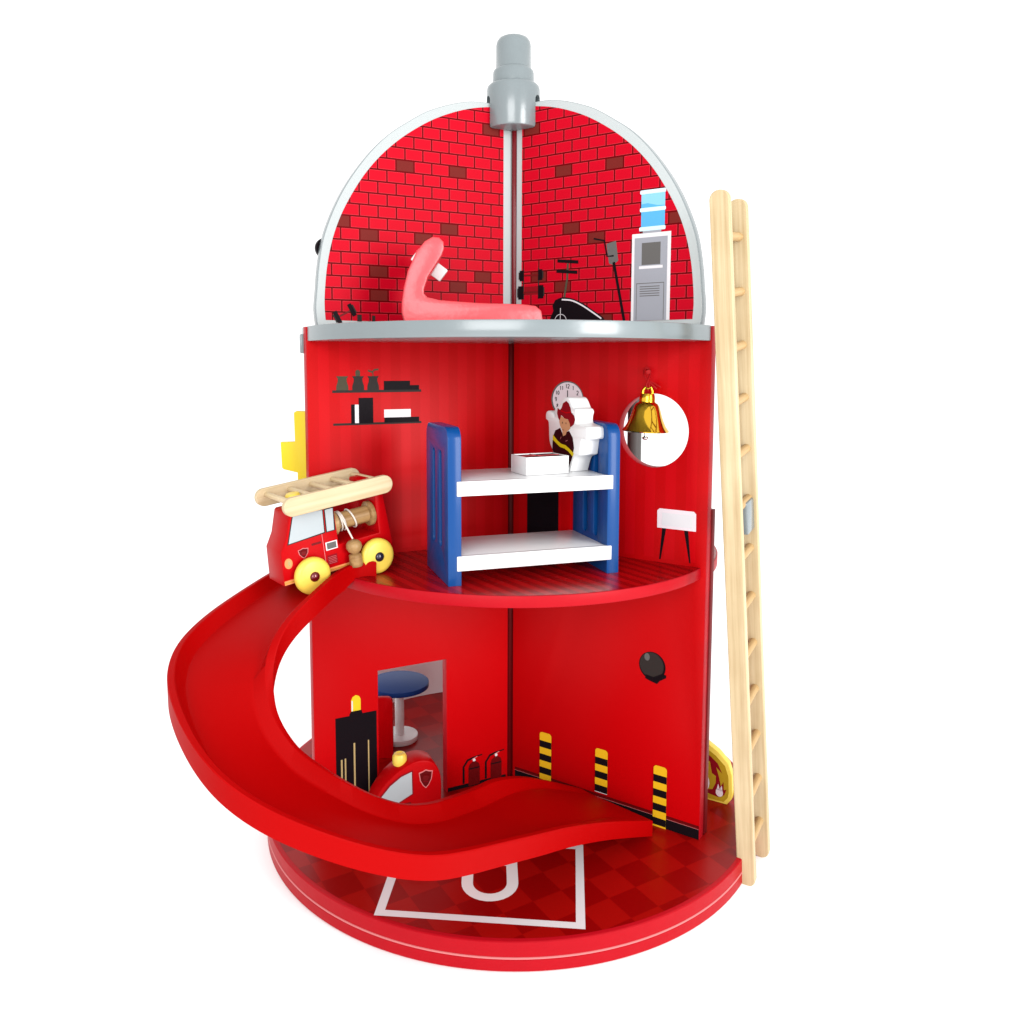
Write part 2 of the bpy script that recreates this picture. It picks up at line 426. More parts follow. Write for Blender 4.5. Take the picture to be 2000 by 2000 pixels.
DARK = {(3.0, 64.3), (4.82, 59.85), (11.5, 59.9), (14.6, 53.6), (7.2, 54.5), (9.9, 53.6), (16.9, 54.2), (3.0, 50.6), (12.7, 50.8), (6.3, 49.0), (14.2, 48.4), (2.1, 47.6), (9.5, 46.6)}
def brick_layers(r0):
    L = [('mortar', dome_in_s, 0)]
    z0 = 60.33 - 14 * BH
    for j in range(0, 22):
        zb = z0 + j * BH; offs = .0 if (j % 2 == 0) else BW / 2
        for i in range(-1, 13):
            x0 = 3.93 + offs - BW * 2 + i * BW - BW
            if x0 > 19: continue
            g = .072
            full = [(x0 + g, zb + g), (x0 + BW - g, zb + g), (x0 + BW - g, zb + BH - g), (x0 + g, zb + BH - g)]
            q = clip(full, dome_in_s)
            if not q: continue
            dk = any(x0 < dx < x0 + BW and zb < dz < zb + BH for dx, dz in DARK)
            if dk: L.append(('brick_dark', q, 1)); continue
            L.append(('brick_line', q, 1))
            e = .035
            q2 = clip([(x0 + g + e, zb + g + e), (x0 + BW - g - e, zb + g + e), (x0 + BW - g - e, zb + BH - g - e), (x0 + g + e, zb + BH - g - e)], dome_in_s)
            if q2: L.append(('brick', q2, 2))
    return L
domes = {}
for k in 'LRB':
    shift = {'L': .0, 'R': .52, 'B': .3}[k]
    me = plate([(max(p[0], shift), p[1]) for p in dome_out_s], (), 1.0, .05)
    me.transform(Matrix(((1, 0, 0, 0), (0, 0, -1 if SG[k] > 0 else 1, 0), (0, 1, 0, 0), (0, 0, 0, 1))))
    if SG[k] < 0: me.flip_normals()
    dp = mesh_obj('dome_panel', me, ['grey_light', 'grey'], fs, FR[k])
    for p in me.polygons: p.material_index = 0 if abs(p.normal.y) > .95 else 1
    domes[k] = dp
    L = brick_layers(0)
    if k == 'R': L = [(m_, [(max(p[0], 1.15), p[1]) for p in q], lv) for m_, q, lv in L if max(p[0] for p in q) > 1.2]
    else: L = [(m_, [(max(p[0], .78), p[1]) for p in q], lv) for m_, q, lv in L if max(p[0] for p in q) > .85]
    prints('brick_print', dp, L, sgn=SG[k], step=.008, base=.008)

# cap on the tip of the dome
def booldiff(me, cutters):
    o = bpy.data.objects.new('b', me); COL.objects.link(o); cs = []
    for c in cutters:
        oc = bpy.data.objects.new('c', c); COL.objects.link(oc); cs.append(oc)
        md = o.modifiers.new('b', 'BOOLEAN'); md.object = oc; md.operation = 'DIFFERENCE'; md.solver = 'EXACT'
    dg = bpy.context.evaluated_depsgraph_get(); r = bpy.data.meshes.new_from_object(o.evaluated_get(dg))
    for x in [o] + cs: bpy.data.objects.remove(x)
    return r
capme = lathe([(0, 64.15), (2.3, 64.15), (2.46, 64.23), (2.52, 64.4), (2.52, 67.85), (2.46, 68.12), (2.28, 68.3), (2.02, 68.37), (1.96, 68.4), (1.95, 69.35), (1.89, 69.6), (1.74, 69.76), (1.68, 69.79), (1.65, 69.83), (1.65, 71.9), (1.58, 72.25), (1.4, 72.52), (1.05, 72.7), (0, 72.76)], 96, False)
cut = []
for k in 'LRB':
    bm = bmesh.new(); x1 = 4.
    ya, yb = (-.62 - .5 * SG[k], .62 - .5 * SG[k])
    prof = [(ya, 60), (yb, 60), (yb, 66.7)] + [((ya + yb) / 2 + .62 * math.cos(t), 66.7 + .5 * math.sin(t)) for t in np.linspace(.3, pi - .3, 7)] + [(ya, 66.7)]
    va = [bm.verts.new((-.2, p[0], p[1])) for p in prof]; vb = [bm.verts.new((x1, p[0], p[1])) for p in prof]
    bm.faces.new(va[::-1]); bm.faces.new(vb)
    for i in range(len(prof)): j = (i + 1) % len(prof); bm.faces.new((va[i], va[j], vb[j], vb[i]))
    bmesh.ops.recalc_face_normals(bm, faces=bm.faces)
    me = from_bm(bm); me.transform(FR[k]); cut.append(me)
capme = booldiff(capme, cut)
mesh_obj('roof_cap', capme, 'grey', fs, T(.12, 0, 0))['label'] = 'stepped grey cap on the tip of the dome'
mesh_obj('dome_post', cyl(.26, 20.6, .02, 24), 'maroon_gloss', fs, T(.24, -.1, 45.4))

# sides that peep out behind the walls
o = mesh_obj('wall_clip', box(-.0, 1.0, -.5, 0, 43.3, 45.0, .12), 'grey', fs, FR['L'] @ T(19.25, -1.02, -.25))
o = mesh_obj('dome_knob', lathe([(0, 0), (.85, 0), (.92, .12), (.92, .6), (.8, .75), (0, .78)], 32, False), 'black', fs, FR['L'] @ T(17.78, -1.02, 52.3) @ Rx(pi / 2))
o = mesh_obj('rear_door', box(12.0, 20.1, 0, .7, .05, 29.6, .05), 'maroon', fs, FR['R'] @ T(0, 1.03, 0)); o['label'] = 'dark red board behind the right wall'
o = mesh_obj('fire_pole', cyl(.73, Z1 * 0 + 18.5, .03, 32), 'darkgrey', fs, T(13.0, 5.0, Z1 + .05)); o['label'] = 'grey pole seen through the round window'
# added grey strip on the rear rim, standing in for the backdrop
def arc_strip(r, t, a0, a1, z0, z1, n=24):
    bm = bmesh.new(); ring = []
    for i in range(n + 1):
        a = a0 + (a1 - a0) * i / n
        ring.append([bm.verts.new((rr * math.sin(a), -rr * math.cos(a), z)) for rr, z in ((r, z0), (r + t, z0), (r + t, z1), (r, z1))])
    for p, q in zip(ring, ring[1:]):
        for j in range(4): bm.faces.new((p[j], p[(j + 1) % 4], q[(j + 1) % 4], q[j]))
    bm.faces.new(ring[0]); bm.faces.new(ring[-1][::-1]); bmesh.ops.recalc_face_normals(bm, faces=bm.faces)
    return from_bm(bm)
mesh_obj('backdrop_strip', arc_strip(23.3, .5, pi + .2, pi + .80, .02, 5.6), 'grey_backdrop', fs)['label'] = 'added grey strip standing in for the backdrop behind the doorway'

# ---- prints on the walls (coordinates: distance from the corner, height)
def pr(k, name, layers, label=None, par=None): return prints(name, par or walls[k], layers, sgn=SG[k], label=label)
# wall shelves with vases and books
def vase(x, w=1.1, z=39.8, h=1.24):
    hw = w / 2; prof = [(hw, 0), (hw * .98, .3), (hw * .74, .62), (hw * .72, .82), (hw, 1)]
    return [(x - a, z + b_ * h) for a, b_ in prof] + [(x + a, z + b_ * h) for a, b_ in prof[::-1]]
L = [('char', rect(9.4, 17.78, 39.57, 39.8), 0), ('char', rect(9.4, 17.74, 36.66, 36.86), 0)]
for x in (16.87, 15.42, 14.03): L.append(('olive' if x > 16 else 'char', vase(x), 1))
L += [('olive', rrect(15.22, 15.66, 40.95, 41.6, .2), 0), ('olive', thick_line([(14.5, 41.55), (14.1, 41.4), (13.9, 41.6), (13.5, 41.65)], .16), 0),
      ('olive', thick_line([(14.02, 41.0), (14.05, 41.45)], .08), 1),
      ('black', rect(10.5, 13.02, 39.78, 40.6), 1), ('black', rect(9.62, 10.5, 39.78, 40.2), 1),
      ('black', rect(14.05, 15.4, 36.8, 39.1), 1), ('black', rect(15.72, 16.1, 36.8, 38.52), 1), ('white_print', rect(15.4, 15.76, 36.84, 38.5), 2),
      ('white_print', rect(10.45, 13.02, 37.27, 38.0), 1), ('black', rect(9.63, 13.0, 36.8, 37.27), 1)]
pr('L', 'shelf_print', L, 'printed black shelves with vases and books')
pr('L', 'wall_slot', [('black', rrect(6.0, 7.2, Z1 + .05, Z1 + .32, .1), 0)])
# black cupboard with yellow lamp beside the doorway
pr('L', 'cupboard_print', [('black', [(14.1, .1), (18.03, .1), (18.03, 9.75), (16.7, 9.75), (16.7, 9.9), (16.55, 10.15), (15.55, 10.15), (15.45, 9.8), (14.1, 9.8)], 0),
    ('yellow_pure', [(15.62, 10.12), (16.52, 10.12), (16.52, 11.2), (16.38, 11.5), (16.07, 11.65), (15.76, 11.5), (15.62, 11.2)], 0),
    ('tan', rect(17.42, 17.58, 1.0, 5.7), 1), ('tan', rect(17.08, 17.22, .6, 5.75), 1), ('tan', rect(16.2, 16.36, .3, 7.08), 1), ('tan', rect(14.86, 14.98, .3, 7.1), 1),
    ('white_print', rect(16.37, 16.49, 10.16, 11.15), 1)], 'printed black cupboard topped by a yellow lamp')
# fire extinguishers and skirting
def exting(x, z):
    body = [(x + .62, .15), (x + .62, z + .25), (x + .5, z + .6), (x + .15, z + .85), (x - .15, z + .85), (x - .5, z + .6), (x - .62, z + .25), (x - .62, .15)]
    hose = [(x + .05, z + 1.25), (x + .7, z + 1.1), (x + 1.15, z + .5), (x + 1.15, .5)]
    return [('red_dark', body, 1), ('black', thick_line(hose, .22), 1), ('black', rect(x - .58, x + .58, z + .1, z + .22), 2),
            ('black', thick_line([(x + .1, z + 1.28), (x - .9, z + 1.38)], .12), 1),
            ('white_print', circ(x, z + 1.0, .15, 12), 2), ('pink_line', thick_line([(x + .25, z + 1.1), (x - .35, z + 1.3)], .07), 2)]
pr('L', 'extinguisher_print', [('black', rect(.5, 6.9, .06, .45), 0)] + exting(4.05, 1.75) + exting(1.6, 1.75), 'printed pair of fire extinguishers in the corner')
pr('R', 'skirting_print', [('black', rect(.6, 19.96, .05, 1.05), 0), ('maroon', rect(.6, 19.96, 1.02, 1.1), 1), ('pink_line', rect(.6, 19.96, .99, 1.02), 2), ('red_dark', rect(.6, 19.96, 1.1, 1.32), 0)])
def cone(x0, x1, bottom, first_gap):
    L = [('yellow_deep', rrect(x0, x1, bottom, 5.82, .3, 5, (0, 0, 1, 1)), 3)]
    z = 4.95; 
    while z > bottom + .1:
        L.append(('black', rect(x0, x1, max(z - .68, bottom), z), 4)); z -= 1.36
    return L
pr('R', 'bollard_print', cone(3.53, 4.86, .95, 0), 'printed black and yellow striped bollard nearest the corner')
pr('R', 'bollard_print', cone(9.68, 10.98, 1.55, 0) + [('white_print', rect(9.68, 10.98, 1.49, 1.55), 4)], 'printed black and yellow striped bollard in the middle')
pr('R', 'bollard_print', cone(15.6, 16.88, .02, 0), 'printed black and yellow striped bollard nearest the open edge')
pr('R', 'balloon_print', [('black', circ(15.25, 15.0, 1.28, 40, ry=1.3), 0), ('char', circ(15.2, 15.05, 1.15, 40, ry=1.18), 1), ('darkgrey', circ(14.75, 15.75, .26, 16, ry=.35), 2),
    ('black', [(14.65, 14.1), (14.6, 13.75), (15.0, 13.6), (15.75, 13.42), (16.0, 13.75), (16.6, 14.15), (16.62, 14.4), (16.2, 14.45), (15.4, 14.0)], 2)], 'printed round dark bell on the lower wall')
# clock
def digits():
    import itertools
    segs = {'1': [((.5, 0), (.5, 1)), ((.5, 1), (.25, .8))], '2': [((0, .8), (.25, 1), (.75, 1), (1, .75), (.9, .5), (0, 0), (1, 0))], '9': [((.95, .55), (.5, .42), (.05, .6), (.1, .95), (.5, 1), (.95, .9), (.95, .5), (.8, .05), (.2, .05))],
            '0': [((.5, 0), (.05, .25), (.05, .75), (.5, 1), (.95, .75), (.95, .25), (.5, 0))], '8': [((.5, .5), (.1, .75), (.5, 1), (.9, .75), (.5, .5), (.05, .25), (.5, 0), (.95, .25), (.5, .5))],
            '3': [((.05, .9), (.6, 1), (.9, .75), (.5, .52), (.95, .25), (.55, 0), (.05, .1))], '4': [((.75, 0), (.75, 1), (.05, .35), (1, .35))], '5': [((.9, 1), (.15, 1), (.1, .55), (.6, .6), (.95, .3), (.6, 0), (.05, .08))],
            '6': [((.85, 1), (.2, .65), (.05, .25), (.5, 0), (.95, .25), (.6, .5), (.1, .35))], '7': [((0, 1), (1, 1), (.35, 0))]}
    L = []; cx, cz, R = 6.28, 38.85, 1.23
    for n in range(1, 13):
        a = pi / 2 - n * pi / 6; x = cx + R * math.cos(a); z = cz + R * math.sin(a); s = str(n); w, h = .17, .36
        tot = len(s) * w + (len(s) - 1) * .05
        for i, ch in enumerate(s):
            x0 = x - tot / 2 + i * (w + .05)
            for sg in segs[ch]:
                pts = [(x0 + p[0] * w, z - h / 2 + p[1] * h) for p in sg]
                for p, q in zip(pts, pts[1:]): L.append(('black', thick_line([p, q], .065), 2))
    return L
pr('R', 'clock_print', [('darkgrey', circ(6.26, 38.85, 1.72, 48), 0), ('pink_print', circ(6.3, 38.85, 1.6, 48), 1)] + digits() + [('black', thick_line([(6.3, 38.85), (6.3, 39.7)], .09), 2), ('black', thick_line([(6.3, 38.85), (6.3, 38.1)], .1), 2)], 'printed white clock showing twelve')
pr('R', 'desk_print', [('pink_print', [(15.46, 27.72), (19.02, 27.74), (19.0, 29.25), (18.8, 29.46), (15.66, 29.46), (15.44, 29.25)], 0), ('white_print', rect(15.9, 18.7, 27.98, 29.1), 1),
    ('black', [(15.93, 27.72), (16.3, 27.72), (15.84, 24.9), (15.7, 24.9)], 0), ('black', [(17.94, 27.72), (18.32, 27.72), (18.6, 24.9), (18.48, 24.9)], 0)], 'printed small white table with black legs')
pr('R', 'doorway_print', [('black', rect(1.9, 5.42, Z1 + .03, 32.4), 0)], 'printed dark doorway behind the bunk bed')
# upper room prints, on the dome panels
def cm2(P): return [(p.x, p.y) for p in catmull([(a, b_, 0) for a, b_ in P], 5)]
D = domes
def db(cx, cz, ang, w=1.5, s=.36, hh=.95):
    ca, sa = math.cos(ang), math.sin(ang)
    def q(x0, x1, z0, z1): return [(cx + x * ca - z * sa, cz + x * sa + z * ca) for x, z in ((x0, z0), (x1, z0), (x1, z1), (x0, z1))]
    return [('maroon', q(-w / 2, w / 2, -.08, .08), 4), ('black', q(-w / 2 - s, -w / 2 + .08, -hh / 2, hh / 2), 5), ('black', q(w / 2 - .08, w / 2 + s, -hh / 2, hh / 2), 5), ('char', q(-w / 2 - s - .12, -w / 2 - s, -hh / 3, hh / 3), 5), ('char', q(w / 2 + s, w / 2 + s + .12, -hh / 3, hh / 3), 5)]
prints('dumbbell_print', D['R'], db(2.22, 50.55, 0, 1.75, .38, 1.0) + [('char', rect(1.35, 1.45, 48.3, 51.2), 3), ('char', rect(3.0, 3.1, 48.3, 51.2), 3)] + db(2.2, 48.95, 0, 1.8, .5, 1.25) + [('hatred', rect(1.5, 3.0, 48.7, 49.5), 3)], sgn=-1, step=.008, label='printed dumbbells on a rack')
prints('exercise_bike_print', D['R'], [('black', [(4.2, 46.0), (4.4, 46.5), (4.7, 47.1), (4.6, 47.6)] + cm2([(4.9, 48.1), (5.6, 48.32), (6.6, 48.2), (7.7, 47.75), (8.9, 47.0), (9.8, 46.4), (10.1, 46.0)]), 4),
    ('white_print', thick_line(cm2([(5.6, 48.12), (6.6, 48.0), (7.6, 47.58), (8.8, 46.85), (9.7, 46.25)]), .13), 5), ('white_print', thick_line([(5.45, 46.05), (5.47, 47.35)], .06), 5),
    ('white_print', thick_line(circ(5.48, 46.15, .62, 16, 0, pi), .05), 5),
    ('olive', thick_line([(5.85, 48.3), (6.15, 50.0), (6.2, 51.4)], .2), 4), ('black', [(5.1, 51.55), (7.3, 51.3), (7.3, 51.6), (5.1, 51.85)], 5), ('black', [(5.0, 50.62), (7.2, 50.38), (7.2, 50.68), (5.0, 50.92)], 5)], sgn=-1, step=.008, label='printed black exercise bike')
prints('treadmill_print', D['R'], [('black', thick_line([(11.95, 46.0), (11.4, 48.6), (10.85, 51.2)], .26), 4), ('darkgrey', [(10.1, 52.85), (11.05, 53.05), (11.3, 51.3), (10.8, 50.95), (10.4, 51.1)], 4),
    ('black', thick_line([(8.85, 53.42), (9.9, 53.15), (10.2, 51.75), (10.85, 51.75)], .15), 5)], sgn=-1, step=.008, label='printed post of a treadmill')
L = [('white_print', rect(12.6, 16.2, 45.95, 53.46), 4), ('midgrey', rect(12.85, 15.9, 45.95, 53.1), 5), ('darkgrey', rect(13.54, 15.27, 50.75, 52.64), 6), ('white_print', rect(13.3, 15.5, 50.42, 50.66), 6)]
for x0, x1, z0, z1 in ((13.08, 15.66, 49.14, 49.2), (13.08, 13.13, 46.0, 49.2), (15.61, 15.66, 46.0, 49.2)): L.append(('darkgrey', rect(x0, x1, z0, z1), 6))
for i in range(5): L.append(('darkgrey', rect(13.4, 15.25, 48.85 - i * .2, 48.92 - i * .2), 6))
L += [('midgrey', rect(13.6, 15.3, 53.46, 53.7), 5), ('sky2', rect(13.42, 15.6, 53.8, 55.6), 4), ('sky1', rect(13.42, 15.6, 55.5, 57.0), 4), ('sky2', [(13.42, 55.5), (13.42, 55.95), (14.0, 56.0), (14.9, 55.75), (15.6, 55.7), (15.6, 55.5)], 5),
      ('sky0', rrect(13.3, 15.68, 56.78, 57.12, .12), 6), ('sky0', rrect(13.3, 15.68, 55.28, 55.62, .12), 6), ('sky0', rrect(13.26, 15.68, 53.66, 54.0, .1), 6)]
prints('water_cooler_print', D['R'], L, sgn=-1, step=.008, label='printed grey water cooler with a blue bottle')
prints('dumbbell_print', D['L'], db(16.55, 46.55, math.radians(-28), 1.25, .3, 1.15) + [('char', rect(15.0, 15.42, 45.9, 46.5), 4), ('char', rect(13.75, 14.05, 45.9, 46.45), 4)], sgn=1, step=.008, label='printed dumbbell at the foot of the left brick panel')

# ------------------------------------------------------------------ slide
OA = [(-16.9, -8.75, 25.6), (-18.2, -9.7, 25.35), (-19.4, -10.8, 25.0), (-20.53, -11.6, 24.57), (-21.65, -13.39, 24.05), (-22.87, -15.3, 23.41), (-24.0, -17.24, 22.74), (-24.77, -19.27, 22.1), (-25.09, -21.24, 21.55), (-24.87, -23.31, 21.05), (-24.27, -25.4, 20.49), (-23.23, -27.4, 19.81), (-21.89, -29.23, 18.96), (-20.37, -30.82, 18.02), (-18.71, -32.01, 17.06), (-16.95, -32.71, 16.14), (-15.17, -33.03, 15.27), (-13.4, -33.01, 14.42), (-11.67, -32.78, 13.58), (-10.0, -32.33, 12.73), (-8.38, -31.73, 11.92), (-6.81, -30.99, 11.18), (-5.32, -30.08, 10.54), (-3.9, -28.88, 9.99), (-2.51, -27.52, 9.46), (-1.09, -25.98, 8.88), (0.43, -24.28, 8.21), (2.06, -22.34, 7.41), (3.83, -20.09, 6.48), (5.77, -17.76, 5.39), (7.89, -15.34, 4.18), (10.16, -12.96, 2.87), (12.57, -10.58, 1.51)]
IB = [(-11.34, -13.96, 25.9), (-12.36, -13.91, 25.86), (-13.26, -14.68, 25.76), (-14.04, -16.07, 25.52), (-14.7, -17.83, 25.1), (-15.45, -19.26, 24.48), (-16.28, -20.26, 23.72), (-16.91, -21.16, 22.9), (-17.28, -21.94, 22.07), (-17.46, -22.49, 21.24), (-17.54, -22.89, 20.39), (-17.49, -23.25, 19.51), (-17.33, -23.63, 18.61), (-17.07, -24.04, 17.71), (-16.61, -24.34, 16.83), (-16.02, -24.57, 15.99), (-15.35, -24.73, 15.19), (-14.56, -24.63, 14.42), (-13.7, -24.43, 13.66), (-12.8, -24.24, 12.92), (-11.89, -23.99, 12.19), (-11.01, -23.63, 11.47), (-10.19, -23.1, 10.76), (-9.4, -22.43, 10.06), (-8.54, -21.69, 9.39), (-7.57, -20.62, 8.78), (-6.43, -19.24, 8.19), (-5.17, -17.24, 7.56), (-3.67, -14.81, 6.78), (-1.84, -12.17, 6.0), (0.31, -9.55, 4.8), (2.9, -7.0, 3.1), (6.5, -5.0, 1.5)]
def smooth_line(P, k=5, it=6):
    Q = np.array([tuple(v) for v in catmull(P, k)])
    for _ in range(it):
        Q[1:-1] = .25 * Q[:-2] + .5 * Q[1:-1] + .25 * Q[2:]
    return Q
QA, QB = smooth_line(OA), smooth_line(IB)
NS = len(QA)
bm = bmesh.new(); rings = []
for i in range(NS):
    s = i / (NS - 1)
    a = Vector(QA[i]); b = Vector(QB[i]); W = (b - a).length
    cf = 1.0 if s < .86 else max(0., 1 - (s - .86) / .12); cf = cf * cf * (3 - 2 * cf)
    if s < .06: cf = .5 + .5 * s / .06
    H = 1.12 * cf
    ci_f = max(cf, 1.0 if .06 < s < .9 else (0 if s < .5 else max(0., 1 - (s - .9) / .11)))
    lift = 1.12 * (ci_f - cf)                            # the inner kerb runs on further than the outer one
    sk = 1.75 if s < .85 else 1.75 - .28 * (s - .85) / .15
    def bot(q):
        zz = max(q.z - sk, .03)
        rr = math.hypot(q.x, q.y)                       # the first stretch rests on the middle floor
        k = min(1., max(0., (20.6 - rr) / 1.6)) if s < .2 else 0
        return zz * (1 - k) + max(zz, Z1 + .03) * k - q.z
    zb, zi = bot(a), bot(b)
    def P(u, dz):
        q = a + (b - a) * (u / W); q.z += dz; return q
    ci = 1.5 if s > .3 else 1.2
    prof = [(0.02, zb), (0, -.1), (.06, -.02), (.44, 0), (.52, -.05 * cf), (1.05, -.86 * H), (1.2, -.97 * H), (1.45, -H),
            (W - ci - .2, -H), (W - ci, -.97 * H), (W - ci + .16, -.86 * H + .1 * lift), (W - .6, -.05 * cf + lift), (W - .5, lift), (W - .06, -.02 + lift), (W, -.1 + lift), (W - .02, zi),
            (W - .38, zi), (W - .45, max(zi + .05, min(-H - .25, -.35))), (.45, max(zb + .05, min(-H - .25, -.35))), (.38, zb)]
    lo = zb + .02
    rings.append([bm.verts.new(P(u, z)) for u, z in prof])
n = len(rings[0])
for p, q in zip(rings, rings[1:]):
    for j in range(n):
        k = (j + 1) % n
        bm.faces.new((p[j], p[k], q[k], q[j]))
bm.faces.new(rings[0][::-1]); bm.faces.new(rings[-1])
bmesh.ops.recalc_face_normals(bm, faces=bm.faces)
sl = mesh_obj('slide', from_bm(bm), 'red_slide', smooth=24)
tag(sl, 'big curved red plastic slide running from the middle floor round to the checkered base', 'slide')

# ------------------------------------------------------------------ long ladder leaning on the tower
F = Vector((20.15, -13.7, -1.75)); B = Vector((22.72, -9.49, -1.75)); Tp = Vector((15.05, -18.2, 54.94))
w = (B - F); up = (Tp - F); Ltot = up.length; u = up.normalized(); yv = (w - u * w.dot(u)); sep = yv.length; yv.normalize(); xv = yv.cross(u)
ML = Matrix((xv, yv, u)).transposed().to_4x4(); ML.translation = F * S
lad = thing('ladder', 'long pale birch ladder leaning against the right side of the fire station', 'ladder', ML)
rw = 1.5
def rail_me(L, wd, th):
    me = plate(rrect(-wd / 2, wd / 2, -.75, L + .05, wd / 2 - .03, 10), (), th, .08)
    me.transform(Matrix(((1, 0, 0, 0), (0, 0, 1, 0), (0, 1, 0, 0), (0, 0, 0, 1)))); me.flip_normals(); return me
mesh_obj('rail', rail_me(Ltot, rw, .65), 'birch', lad, T(-.06, -.2, 0), smooth=15)
mesh_obj('rail', rail_me(Ltot, rw, .65), 'birch', lad, T(.02, sep - .45, -.42), smooth=15)
NR_ = 13
rr_ = lathe([(0, 0), (.36, 0), (.36, sep), (0, sep)], 24, False); rr_.transform(Rx(-pi / 2))
for i in range(NR_):
    z = Ltot - 3.3 - i * (Ltot - 3.3 - 2.6) / (NR_ - 1)
    o = bpy.data.objects.new('rung', rr_); COL.objects.link(o); o.parent = lad; o.matrix_local = T(.05, 0.05, z)
    if i == 0:
        rr_.materials.append(M['rung']); rr_.shade_smooth(); rr_.set_sharp_from_angle(angle=.7)
mesh_obj('ladder_hook', box(-.3, .55, sep - 2.6, sep - .5, 29.9, 32.6, .15), 'grey', lad)['label'] = 'small grey hook between the rails'

# ------------------------------------------------------------------ bunk bed
dd = Vector((.95153, .30756)); MB_ = T(-5.25, -17.04, Z1 + .02) @ Rz(math.atan2(dd.y, dd.x))
bk = thing('bunk_bed', 'blue and white toy bunk bed standing on the middle floor', 'bunk bed', MB_)
DP, HP = 7.25, 12.58
def bunk_side(x0):
    out = rrect(0, DP, 0, HP, 1.05, 7, (0, 0, 1, 1))
    # notches for the shelves in the front edge
    nf = [(0, 0), (DP, 0)] + [p for p in out if p[1] > 2 and p[0] > DP / 2] + [p for p in out if p[1] > 2 and p[0] <= DP / 2]
    slot = lambda y0, y1: rrect(y0, y1, 2.75, 10.6, (y1 - y0) / 2 - .01, 6)
    hl = [slot(1.95, 2.75), slot(4.15, 4.95)]
    bm = bmesh.new(); me = plate(nf, hl, 1.1, .05); bm.from_mesh(me)
    me = plate([(1.6, 2.4), (5.3, 2.4), (5.3, 10.9), (1.6, 10.9)], (), .2, .004); me.transform(T(0, 0, .45)); bm.from_mesh(me)
    me = bpy.data.meshes.new('side'); bm.to_mesh(me); bm.free()
    me.transform(Matrix(((0, 0, 1, 0), (1, 0, 0, 0), (0, 1, 0, 0), (0, 0, 0, 1))))
    return mesh_obj('side_panel', me, 'blue', bk, T(x0, 0, 0), smooth=35)
bunk_side(0); bunk_side(13.72)
mesh_obj('bunk_shelf', box(1.12, 13.7, .12, DP - .15, 7.2, 8.3, .04), 'white', bk)
mesh_obj('bunk_shelf', box(1.12, 13.7, .12, DP - .15, 1.22, 2.34, .04), 'white', bk)
mesh_obj('shelf_front', box(.72, 14.18, -.1, .42, 7.15, 8.32, .06), 'white', bk)
mesh_obj('shelf_front', box(.72, 14.12, -.1, .42, 1.17, 2.36, .06), 'white', bk)

# crate on the upper bunk
zc = Z1 + 8.35
pF, pR, pL = Vector((.99, -13.31)), Vector((4.62, -11.2)), Vector((-.55, -10.3))
dx = (pR - pF); wl = dx.length; ang = math.atan2(dx.y, dx.x)
wl, dl = 4.0, 2.9
MC = T(.99, -13.31, zc) @ Rz(math.radians(24))
cr = thing('sorting_box', 'open white box with small compartments on the upper bunk', 'box', MC)
bm = bmesh.new(); 
box_bm(bm, 0, wl, 0, .14, 0, 1.5, .03); box_bm(bm, 0, wl, dl - .14, dl, 0, 1.5, .03); box_bm(bm, 0, .14, .14, dl - .14, 0, 1.5, .02); box_bm(bm, wl - .14, wl, .14, dl - .14, 0, 1.5, .02); box_bm(bm, .14, wl - .14, .14, dl - .14, .0, .2)
mesh_obj('box_shell', from_bm(bm), 'white', cr)
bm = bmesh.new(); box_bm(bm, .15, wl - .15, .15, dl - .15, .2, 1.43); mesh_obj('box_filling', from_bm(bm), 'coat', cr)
bm = bmesh.new(); box_bm(bm, .15, wl - .15, dl * .5, dl * .5 + .08, 1.3, 1.47); box_bm(bm, wl * .42, wl * .42 + .08, .15, dl * .5, 1.3, 1.47); box_bm(bm, wl * .42, wl * .42 + .08, dl * .5 + .08, dl - .15, 1.3, 1.47); mesh_obj('divider', from_bm(bm), 'coral', cr)

